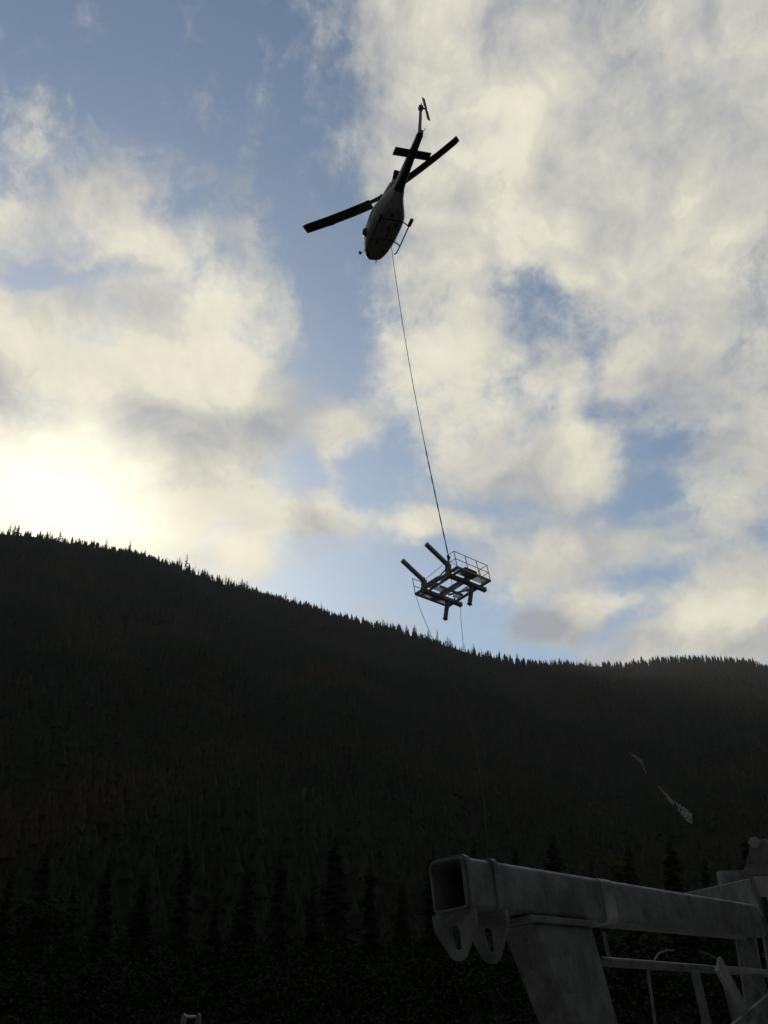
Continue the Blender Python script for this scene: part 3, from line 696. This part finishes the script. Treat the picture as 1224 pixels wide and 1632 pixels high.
# main rotor
mb = MB(); mb.tube([(0, 0, 2.4), (0, 0, HZ+.1)], .11, 12); mb.build('mast', M['dark_steel'], heli)
mb = MB(); cp, sp_ = math.cos(PSI), math.sin(PSI)
mb.bar((-cp*.75, -sp_*.75, HZ), (cp*.75, sp_*.75, HZ), .3, .16)
mb.tube([(0, 0, HZ), (0, 0, HZ+.22)], [.16, .1], 10)
hubo = mb.build('rotor_hub', M['dark_steel'], heli)
for s_, zt in ((1, 1.08), (-1, 1.66)):
    mb = MB(); rings = []; N = 16
    for i in range(N+1):
        t = i/N; r = 1.05+6.25*t; zc = HZ+zt*((r/7.3)**1.5)
        ch = .86
        cx_, cy_ = s_*r*cp, s_*r*sp_; tx, ty = -sp_*s_, cp*s_
        sweep = 0
        f_, b_ = ch*.30, -ch*.70
        if i == N: f_ -= .08
        if .62 < t < .66: b_ -= .05
        pt = .25; rings.append([(cx_+tx*f_, cy_+ty*f_, zc+f_*pt), (cx_+tx*.05, cy_+ty*.05, zc+.035), (cx_+tx*b_, cy_+ty*b_, zc+b_*pt), (cx_+tx*.05, cy_+ty*.05, zc-.03)])
    mb.loft(rings); bo = mb.build('rotor_blade', M['black'], heli)
    mb = MB(); r0_ = .6; z0 = HZ; z1 = HZ+zt*((1.9/7.3)**1.5); mb.bar((s_*.6*cp, s_*.6*sp_, z0), (s_*1.95*cp, s_*1.95*sp_, z1), .30, .14, .34, .07); mb.build('blade_grip', M['dark_steel'], bo)

# ------------------------------------------------------------------ hanging lift platform
PM = pose((0.759, 1.305, 5.236), (1.824, 51.059, 20.188))
plat = empty('steel_platform', PM, 'steel work platform with handrails and beams hanging from the long line', 'platform')
LX, LY = 3.39, 2.86
for x in (.73, 2.68):
    mb = MB(); mb.bar((x, -.12, -.17), (x, 3.08, -.17), .22, .22); o = mb.build('main_beam', M['steel'], plat)
    mb = MB(); mb.bar((x, -.16, -.17), (x, -.125, -.17), .27, .27); mb.bar((x, 3.085, -.17), (x, 3.12, -.17), .27, .27); mb.build('end_plate', M['steel'], o)
for y, w in ((.03, .14), (.42, .08), (1.32, .12), (1.60, .10), (2.80, .13)):
    mb = MB(); mb.bar((0, y, -.0), (LX, y, -.0), w, .12); mb.build('cross_member', M['steel'], plat)
for x in (.0, LX):
    mb = MB(); mb.bar((x, -.03, .0), (x, 2.88, .0), .06, .14); mb.build('edge_channel', M['steel'], plat)
def grate(x0, x1, y0, y1):
    mb = MB(); z = .075; mb.box(x0, x1, y0, y0+.03, z-.02, z+.02); mb.box(x0, x1, y1-.03, y1, z-.02, z+.02)
    k = x0
    while k < x1: mb.box(k, k+.014, y0+.032, y1-.032, z-.006, z+.006); k += .034
    k = y0+.1
    while k < y1-.05: mb.box(x0, x1, k, k+.008, z+.007, z+.012); k += .1
    mb.build('grating', M['grating'], plat)
for r_ in ((.04, .60, .12, 1.25), (.04, .60, 1.4, 1.9), (.04, .60, 1.93, 2.72), (2.80, 3.35, .12, 1.25), (2.80, 3.35, 1.4, 2.72),
           (.86, 1.5, .12, .38), (1.75, 2.5, .12, .38), (.86, 1.3, 2.3, 2.72), (1.7, 2.5, 2.2, 2.72), (.86, 1.25, .5, 1.25)):
    grate(*r_)
for y in (1.05, 2.1):
    mb = MB(); mb.bar((1.5, y-.55, -.1), (1.5, y+.35, -.1), .09, .12); mb.build('cross_member', M['steel'], plat)
mb = MB(); mb.bar((1.0, 1.75, -.05), (2.5, 2.65, -.05), .07, .1); mb.build('cross_member', M['steel'], plat)
TILT = Vector((.12, .02, .6)).normalized()
for x in (.73, 2.68):
    mb = MB(); mb.bar((x, -.02, -.06), (x+.12, -.02, .48), .25, .25); mb.build('column', M['steel'], plat)
    mb = MB(); a = Vector((x+.12, -.02, .42)); b = a+Vector((.05, -1.62, .82)); mb.bar(a, b, .2, .2); o = mb.build('arm', M['steel'], plat)
    mb = MB(); d = (b-a).normalized(); mb.bar(b+d*.003, b+d*.05, .23, .23); mb.build('end_plate', M['steel'], o)
    mb = MB(); a = Vector((x+.0, 1.93, -.285)); b = a+Vector((-.34, -.1, -1.02)); mb.bar(a, b, .19, .19); o = mb.build('leg', M['steel'], plat)
    mb = MB(); d = (b-a).normalized(); mb.bar(b+d*.003, b+d*.06, .24, .24); mb.bar(b+d*.065, b+d*.16, .12, .12, .03, .03); mb.build('foot', M['dark_steel'], o)
def rails(pts_rail, posts, nm='handrail'):
    mb = MB()
    for z in (1.07, .56): mb.tube([(p[0], p[1], z) for p in pts_rail], .022, 6)
    o = mb.build(nm, M['steel'], plat)
    for p in posts:
        mb = MB(); mb.tube([(p[0], p[1], .07), (p[0], p[1], 1.07)], .024, 6); mb.build('post', M['steel'], o)
rails([(LX-.55, -.01), (LX, -.01), (LX, LY), (LX-.6, LY)], [(LX-.55, -.01), (LX, -.01), (LX, .95), (LX, 1.9), (LX, LY), (LX-.6, LY)])
rails([(0, 0), (0, .85)], [(0, 0), (0, .85)])
mb = MB(); mb.box(2.78, 3.24, .95, 1.95, .10, .42); mb.box(2.85, 3.1, 1.1, 1.5, .423, .50); mb.build('equipment_box', M['green_steel'], plat, bevel=.02)
mb = MB(); mb.bar((2.68, .1, .45), (1.5, .1, .05), .06, .06); mb.build('brace', M['steel'], plat)
mb = MB(); mb.bar((1.0, .02, .12), (1.9, .02, .12), .12, .16); mb.build('bracket', M['steel'], plat)
# rigging: hook block, four slings (they belong to the load line)
hook_l = Vector((2.45, .55, 1.15))
hook = PM @ hook_l
cargo = HM @ Vector((.1, 0, -.26))
sling = empty('lifting_sling', Matrix.Translation(hook), 'short chain slings and shackles joining long line to platform', 'sling')
IM = Matrix.Translation(-hook)
for p in ((2.68, .0, .5), (.85, .0, .5), (2.95, 1.3, .42), (.73, 2.6, -.04)):
    w = PM @ Vector(p); n_ = 26; a = Vector(hook); mb = MB()
    for i in range(n_):
        t0 = i/n_; t1 = (i+.8)/n_; pa = a.lerp(w, t0)-hook; pb = a.lerp(w, t1)-hook
        mb.tube([pa, pa.lerp(pb, .5), pb], [.014, .03 if i % 2 else .02, .014], 5)
    mb.tube([w-hook+Vector((0, 0, .16)), w-hook], .055, 6)
    mb.build('chain', M['dark_steel'], sling)
mb = MB(); mb.tube([(0, 0, .32), (.02, 0, .18), (0, 0, .02)], [.05, .11, .06], 8); mb.bar((-.03, 0, -.02), (.03, 0, -.22), .16, .1); mb.tube([(.0, 0, -.15), (.13, 0, -.3), (.06, 0, -.48), (-.08, 0, -.42)], .045, 6); mb.build('hook', M['dark_steel'], sling)
mb = MB(); a = cargo; b = hook+Vector((0, 0, .30)); N = 60; pts = []; rads = []
for i in range(N+1):
    t = i/N; p = a.lerp(b, t)+Vector((-.28, 0, 0))*math.sin(math.pi*t)
    pts.append(p-a); rads.append(.024 if t < .72 else (.028+.016*(i % 2)))
mb.tube(pts, rads, 6); o = mb.build('long_line', M['rope']); o.location = a
tag(o, 'long thin dark cable running from helicopter belly down to the platform', 'cable')
# tag lines hanging to the ground crew
def tagline(start, pxs, end, lab, mat):
    P = [Vector(start)]+[Vector(np.array([0, 0, CAMZ])+ray(px, py)*d) for px, py, d in pxs]+[Vector(end)]
    # Catmull-Rom through the points
    Q = [P[0]*2-P[1]]+P+[P[-1]*2-P[-2]]; pts = []
    for i in range(1, len(Q)-2):
        for k in range(6):
            t = k/6; p0, p1, p2, p3 = Q[i-1:i+3]
            pts.append(.5*((2*p1)+(p2-p0)*t+(2*p0-5*p1+4*p2-p3)*t*t+(3*p1-p0-3*p2+p3)*t**3))
    pts.append(P[-1]); b = pts[0].copy(); mb = MB(); mb.tube([p-b for p in pts], .0155, 5); o = mb.build('tag_line', M[mat]); o.location = b
    tag(o, lab, 'rope', 'tag lines below the platform')
Lc = PM @ Vector((0, 0, 0)); Bc = PM @ Vector((.73, 3.1, -.28))
def gnd(px, d): a, _ = bearing(px, 1500); return (d*math.sin(math.radians(a)), d*math.cos(math.radians(a)), 0.05)
tagline(Lc, [(671, 974, 54.6), (683, 1003, 54), (706, 1055, 52.5), (736, 1115, 51), (752, 1165, 49.5), (766, 1240, 47.5), (775, 1330, 46)], gnd(780, 44), 'longer tag line rope hanging from the left corner of the platform', 'tag_rope')
tagline(Bc, [(734.5, 985, 54.3), (737, 1012, 54), (740, 1060, 53.2), (745, 1150, 52), (752, 1260, 50), (760, 1360, 48)], gnd(765, 46), 'shorter looking tag line rope hanging from the right beam of the platform', 'rope')

# ------------------------------------------------------------------ galvanised steelwork in the foreground
BMx = pose((-0.1367, -0.0373, 0.8929), (0.5049, 6.0708, 1.8573)); BW, BH = .254, .30
arm = empty('steel_crossarm', BMx, 'large galvanised steel crossarm with open square tube end and two slotted lugs', 'steel beam')
def rrect(w, h, r, y0=0, z0=0, n=5):
    pts = []
    for cx_, cy_, a0 in ((w-r, h-r, 0), (r, h-r, 90), (r, r, 180), (w-r, r, 270)):
        for k in range(n+1):
            t = math.radians(a0+90*k/n); pts.append((y0+cx_+r*math.cos(t), z0+cy_+r*math.sin(t)))
    return pts
o_ = rrect(BW, BH, .032); i_ = rrect(BW-.026, BH-.026, .02, .013, .013)
mb = MB(); N = len(o_); LEN = 5.28
xs = [0, .3, 1.0, 1.8, 2.6, 3.4, 4.2, 4.8, 5.12, 5.2, 5.25, LEN]; zt = {5.12: 0, 5.2: -.012, 5.25: -.04, LEN: -.09}
vs = []
for x in xs: vs += [(x, y, min(z, BH+zt.get(x, 0))) for y, z in o_]
vs += [(0, y, z) for y, z in i_]+[(1.6, y, z) for y, z in i_]; nx = len(xs)
fs = [(i*N+k, i*N+(k+1) % N, (i+1)*N+(k+1) % N, (i+1)*N+k) for i in range(nx-1) for k in range(N)]
fs += [(k, nx*N+k, nx*N+(k+1) % N, (k+1) % N) for k in range(N)]+[(nx*N+k, (nx+1)*N+k, (nx+1)*N+(k+1) % N, nx*N+(k+1) % N) for k in range(N)]
fs += [tuple((nx+1)*N+k for k in range(N)), tuple((nx-1)*N+k for k in range(N))]
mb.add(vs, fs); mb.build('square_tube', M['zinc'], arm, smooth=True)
def lug(x, th, yc, zlow, wtop, side):
    # plate across the tube: full width at the tube, tapering to a round tongue with a keyhole slot
    out = []; r = .072
    top = -.002
    L_ = [(yc+wtop/2, top), (yc+wtop/2, -.07), (yc+wtop*.46, -.11)]
    for k in range(11):
        t = math.radians(-22-136*k/10); out.append((yc+r*math.cos(t), zlow+r+r*math.sin(t)))
    R_ = [(yc-wtop*.46, -.11), (yc-wtop/2, -.07), (yc-wtop/2, top)]
    outline = L_+out+R_+[(yc-wtop*.17, top), (yc+wtop*.17, top)]
    hole = []; zc = zlow*.53
    for (a, b) in outline:
        ang = math.atan2((b-zc)*.8, (a-yc)); ca, sa = math.cos(ang), math.sin(ang)
        hole.append((yc+.037*ca+.010*sa, zc+.046*max(-1, min(1, sa*2.5))+.026*sa))
    mb = MB(); mb.prism(outline, 0, x, x+th, holes=hole)
    mb.build('lug', M['zinc'], arm, bevel=.004)
lug(.034, .032, BW/2+.012, -.275, BW+.06, False)
lug(.340, .040, BW/2-.02, -.29, BW+.05, False)
for x, x2, e in ((.030, .070, .014), (.335, .385, .016)):       # collars that carry the lugs
    mb = MB(); mb.prism(rrect(BW+2*e, BH+2*e, .04, -e, -e), 0, x-.002, x2, holes=rrect(BW+.001, BH+.001, .032, -.0005, -.0005)); mb.build('collar', M['zinc'], arm, bevel=.004)
for x in (.073, .388):
    mb = MB(); R = random.Random(int(x*1000)); loop = rrect(BW+.006, BH+.006, .034, -.003, -.003, 7)
    mb.tube([(x+R.uniform(0, .003), y+R.uniform(-.002, .002), z+R.uniform(-.002, .002)) for y, z in loop+loop[:1]], .009, 6); mb.build('weld_bead', M['zinc'], arm)
mb = MB(); e = .005; mb.prism(rrect(BW+2*e, BH+2*e, .036, -e, -e), 0, 1.82, 2.02, holes=rrect(BW+.001, BH+.001, .032, -.0005, -.0005)); mb.build('sleeve', M['zinc_pale'], arm)
mb = MB(); mb.box(.68, 1.60, -.03, BW+.03, -.055, -.012); mb.build('flange', M['zinc'], arm, bevel=.006)
mb = MB(); lg = [(x0, x1, z) for x0, x1, z in ((.75, 1.56, -.057), (1.06, 1.68, -.66), (1.66, 1.92, -1.84))]
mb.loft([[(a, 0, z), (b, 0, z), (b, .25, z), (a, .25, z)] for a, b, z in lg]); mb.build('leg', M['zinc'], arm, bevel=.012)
mb = MB(); mb.box(1.55, 2.05, -.12, .37, -1.90, -1.845); mb.build('base_plate', M['zinc'], arm)
# far leg of the crossarm, out of the picture
mb = MB(); mb.loft([[(a, .10, z), (b, .10, z), (b, .17, z), (a, .17, z)] for a, b, z in ((5.14, 5.18, -.002), (5.15, 5.19, -1.9))]); mb.build('leg', M['zinc'], arm, bevel=.012)

# the pipe and brace lattice under the crossarm
lat = empty('brace_lattice', BMx, 'welded frame of pipes and flat braces standing under the galvanised crossarm', 'frame')
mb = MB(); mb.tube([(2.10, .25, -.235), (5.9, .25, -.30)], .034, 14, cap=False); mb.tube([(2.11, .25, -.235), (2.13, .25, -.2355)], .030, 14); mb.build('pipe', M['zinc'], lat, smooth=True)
mb = MB(); mb.bar((4.0, .1, -.285), (6.0, .1, -.318), .05, .045); mb.build('rail', M['zinc_pale'], lat, bevel=.006)
def flat(a, b, w, t=.02, mat='zinc', nm='brace'):
    mb = MB(); mb.bar(a, b, t, w, up=(1, 0, .3)); mb.build(nm, M[mat], lat)
flat((3.98, .07, -.25), (4.72, .05, -1.20), .19, .03, 'zinc_pale')
flat((3.64, .16, -.29), (3.60, .16, -1.9), .15)
flat((4.40, .20, -.32), (4.50, .20, -1.9), .15)
flat((5.45, .0, -.42), (3.60, .05, -.82), .07, .03)
flat((2.90, .25, -.27), (2.75, .25, -1.0), .02)
flat((4.9, .12, -.33), (5.5, .12, -.62), .05)
flat((5.6, .1, -.3), (5.62, .1, -1.9), .07)
flat((2.30, .28, -.27), (2.30, .28, -.02), .035)
mb = MB(); mb.tube([(3.1, .3, -.24), (3.3, .3, -.15), (3.5, .3, -.12), (3.62, .3, -.12)], .008, 6); mb.build('hoop', M['zinc'], lat)
mb = MB(); mb.tube([(4.25, .3, -.12), (4.4, .3, -.13), (4.58, .3, -.17), (4.68, .3, -.26)], .007, 6); mb.build('hoop', M['zinc'], lat)

# second beam, its bracket and drum
b2o = Matrix.Translation((4.07, 10.9, 1.95)) @ Matrix.Rotation(math.radians(-3.6), 4, 'Z')
bm2 = empty('steel_beam', b2o, 'second galvanised box beam running away behind the crossarm at right', 'steel beam')
mb = MB(); mb.box(0, .32, 0, 5.4, 0, .38); mb.build('box_section', M['zinc'], bm2, bevel=.012)
mb = MB(); mb.box(-.006, .326, -.02, -.003, -.02, .386); mb.build('end_plate', M['zinc_pale'], bm2, bevel=.004)
for y in (.5, 1.6):
    mb = MB(); mb.bar((.16, y, -.003), (.16, y, -1.94), .07, .07); mb.build('leg', M['zinc'], bm2)
def at(px, py, d): return Vector(np.array([0, 0, CAMZ])+ray(px, py)*d)
dr = at(1177, 1389, 16.5)
drum = MB(); drum.tube([(0, 0, -.60), (0, 0, -.02), (0, 0, 0)], [.33, .33, .32], 28); 
o = drum.build('drum', M['zinc'], smooth=True); o.location = dr
mb = MB(); mb.tube([(0, 0, -dr.z), (0, 0, -.603)], .12, 14); fo = mb.build('pedestal', M['zinc'], o)
tag(o, 'round galvanised drum standing behind the second beam at right', 'drum')
bp_ = at(1214, 1382, 10.5)
br = empty('sheave_bracket', Matrix.Translation(bp_) @ Matrix.Rotation(math.radians(-26), 4, 'Z') @ Matrix.Scale(1.38, 4), 'tall galvanised bracket with a bolt on top at the right edge', 'bracket')
mb = MB(); mb.prism([(-.145, -.05), (-.125, -.02), (-.05, .15), (-.03, .185), (.04, .185), (.24, .13), (.24, -.05)], 1, 0, .03); mb.build('side_plate', M['zinc'], br, bevel=.004)
mb = MB(); mb.prism([(-.09, -.05), (-.02, .155), (.24, .12), (.24, -.05)], 1, .16, .19); mb.build('side_plate', M['zinc'], br, bevel=.004)
mb = MB(); mb.box(-.11, .24, .033, .157, -.05, -.02); mb.build('web', M['zinc'], br)
mb = MB(); mb.tube([(-.02, -.03, .165), (-.02, .22, .165)], .03, 12); mb.tube([(-.02, -.045, .165), (-.02, -.02, .165)], .042, 6); mb.build('bolt', M['zinc_pale'], br)
mb = MB(); mb.bar((.03, .1, .19), (.3, .1, .16), .03, .02); mb.build('pin', M['zinc_pale'], br)
mb = MB(); mb.bar((.10, .03, -.053), (.12, .03, -.28), .10, .05); mb.bar((.12, .03, -.282), (.14, .03, -1.62), .07, .05); mb.bar((-.09, .03, -.053), (-.02, .03, -.36), .03, .03); mb.build('stem', M['zinc'], br)
mb = MB(); mb.tube([(-.02, -.02, -.20), (0, -.03, -.34), (.05, -.02, -.50)], [.02, .03, .02], 8); mb.build('shackle', M['dark_steel'], br)

# small lit steel post at the bottom edge
pp = at(305, 1618, 12.5)
post = empty('steel_post', Matrix.Translation((pp.x, pp.y, 0)), 'small galvanised post with two ears and a bright cross pin at the bottom', 'post')
h = pp.z
mb = MB(); mb.bar((0, 0, .04), (0, 0, h-.13), .12, .12); mb.build('pole', M['zinc'], post, bevel=.006)
for s_ in (-1, 1):
    mb = MB(); mb.prism([(s_*.115, h-.12), (s_*.105, h+.0), (s_*.085, h+.02), (s_*.06, h), (s_*.065, h-.12)], 1, -.05, .05); mb.build('ear', M['zinc'], post)
mb = MB(); mb.tube([(-.058, -.02, h-.012), (.058, -.02, h-.012)], .014, 8); mb.build('cross_pin', M['grating'], post)
mb = MB(); mb.box(-.12, .12, -.055, .055, h-.129, h-.121); mb.box(-.15, .15, -.15, .15, 0.01, .035); mb.build('base_plate', M['zinc'], post)
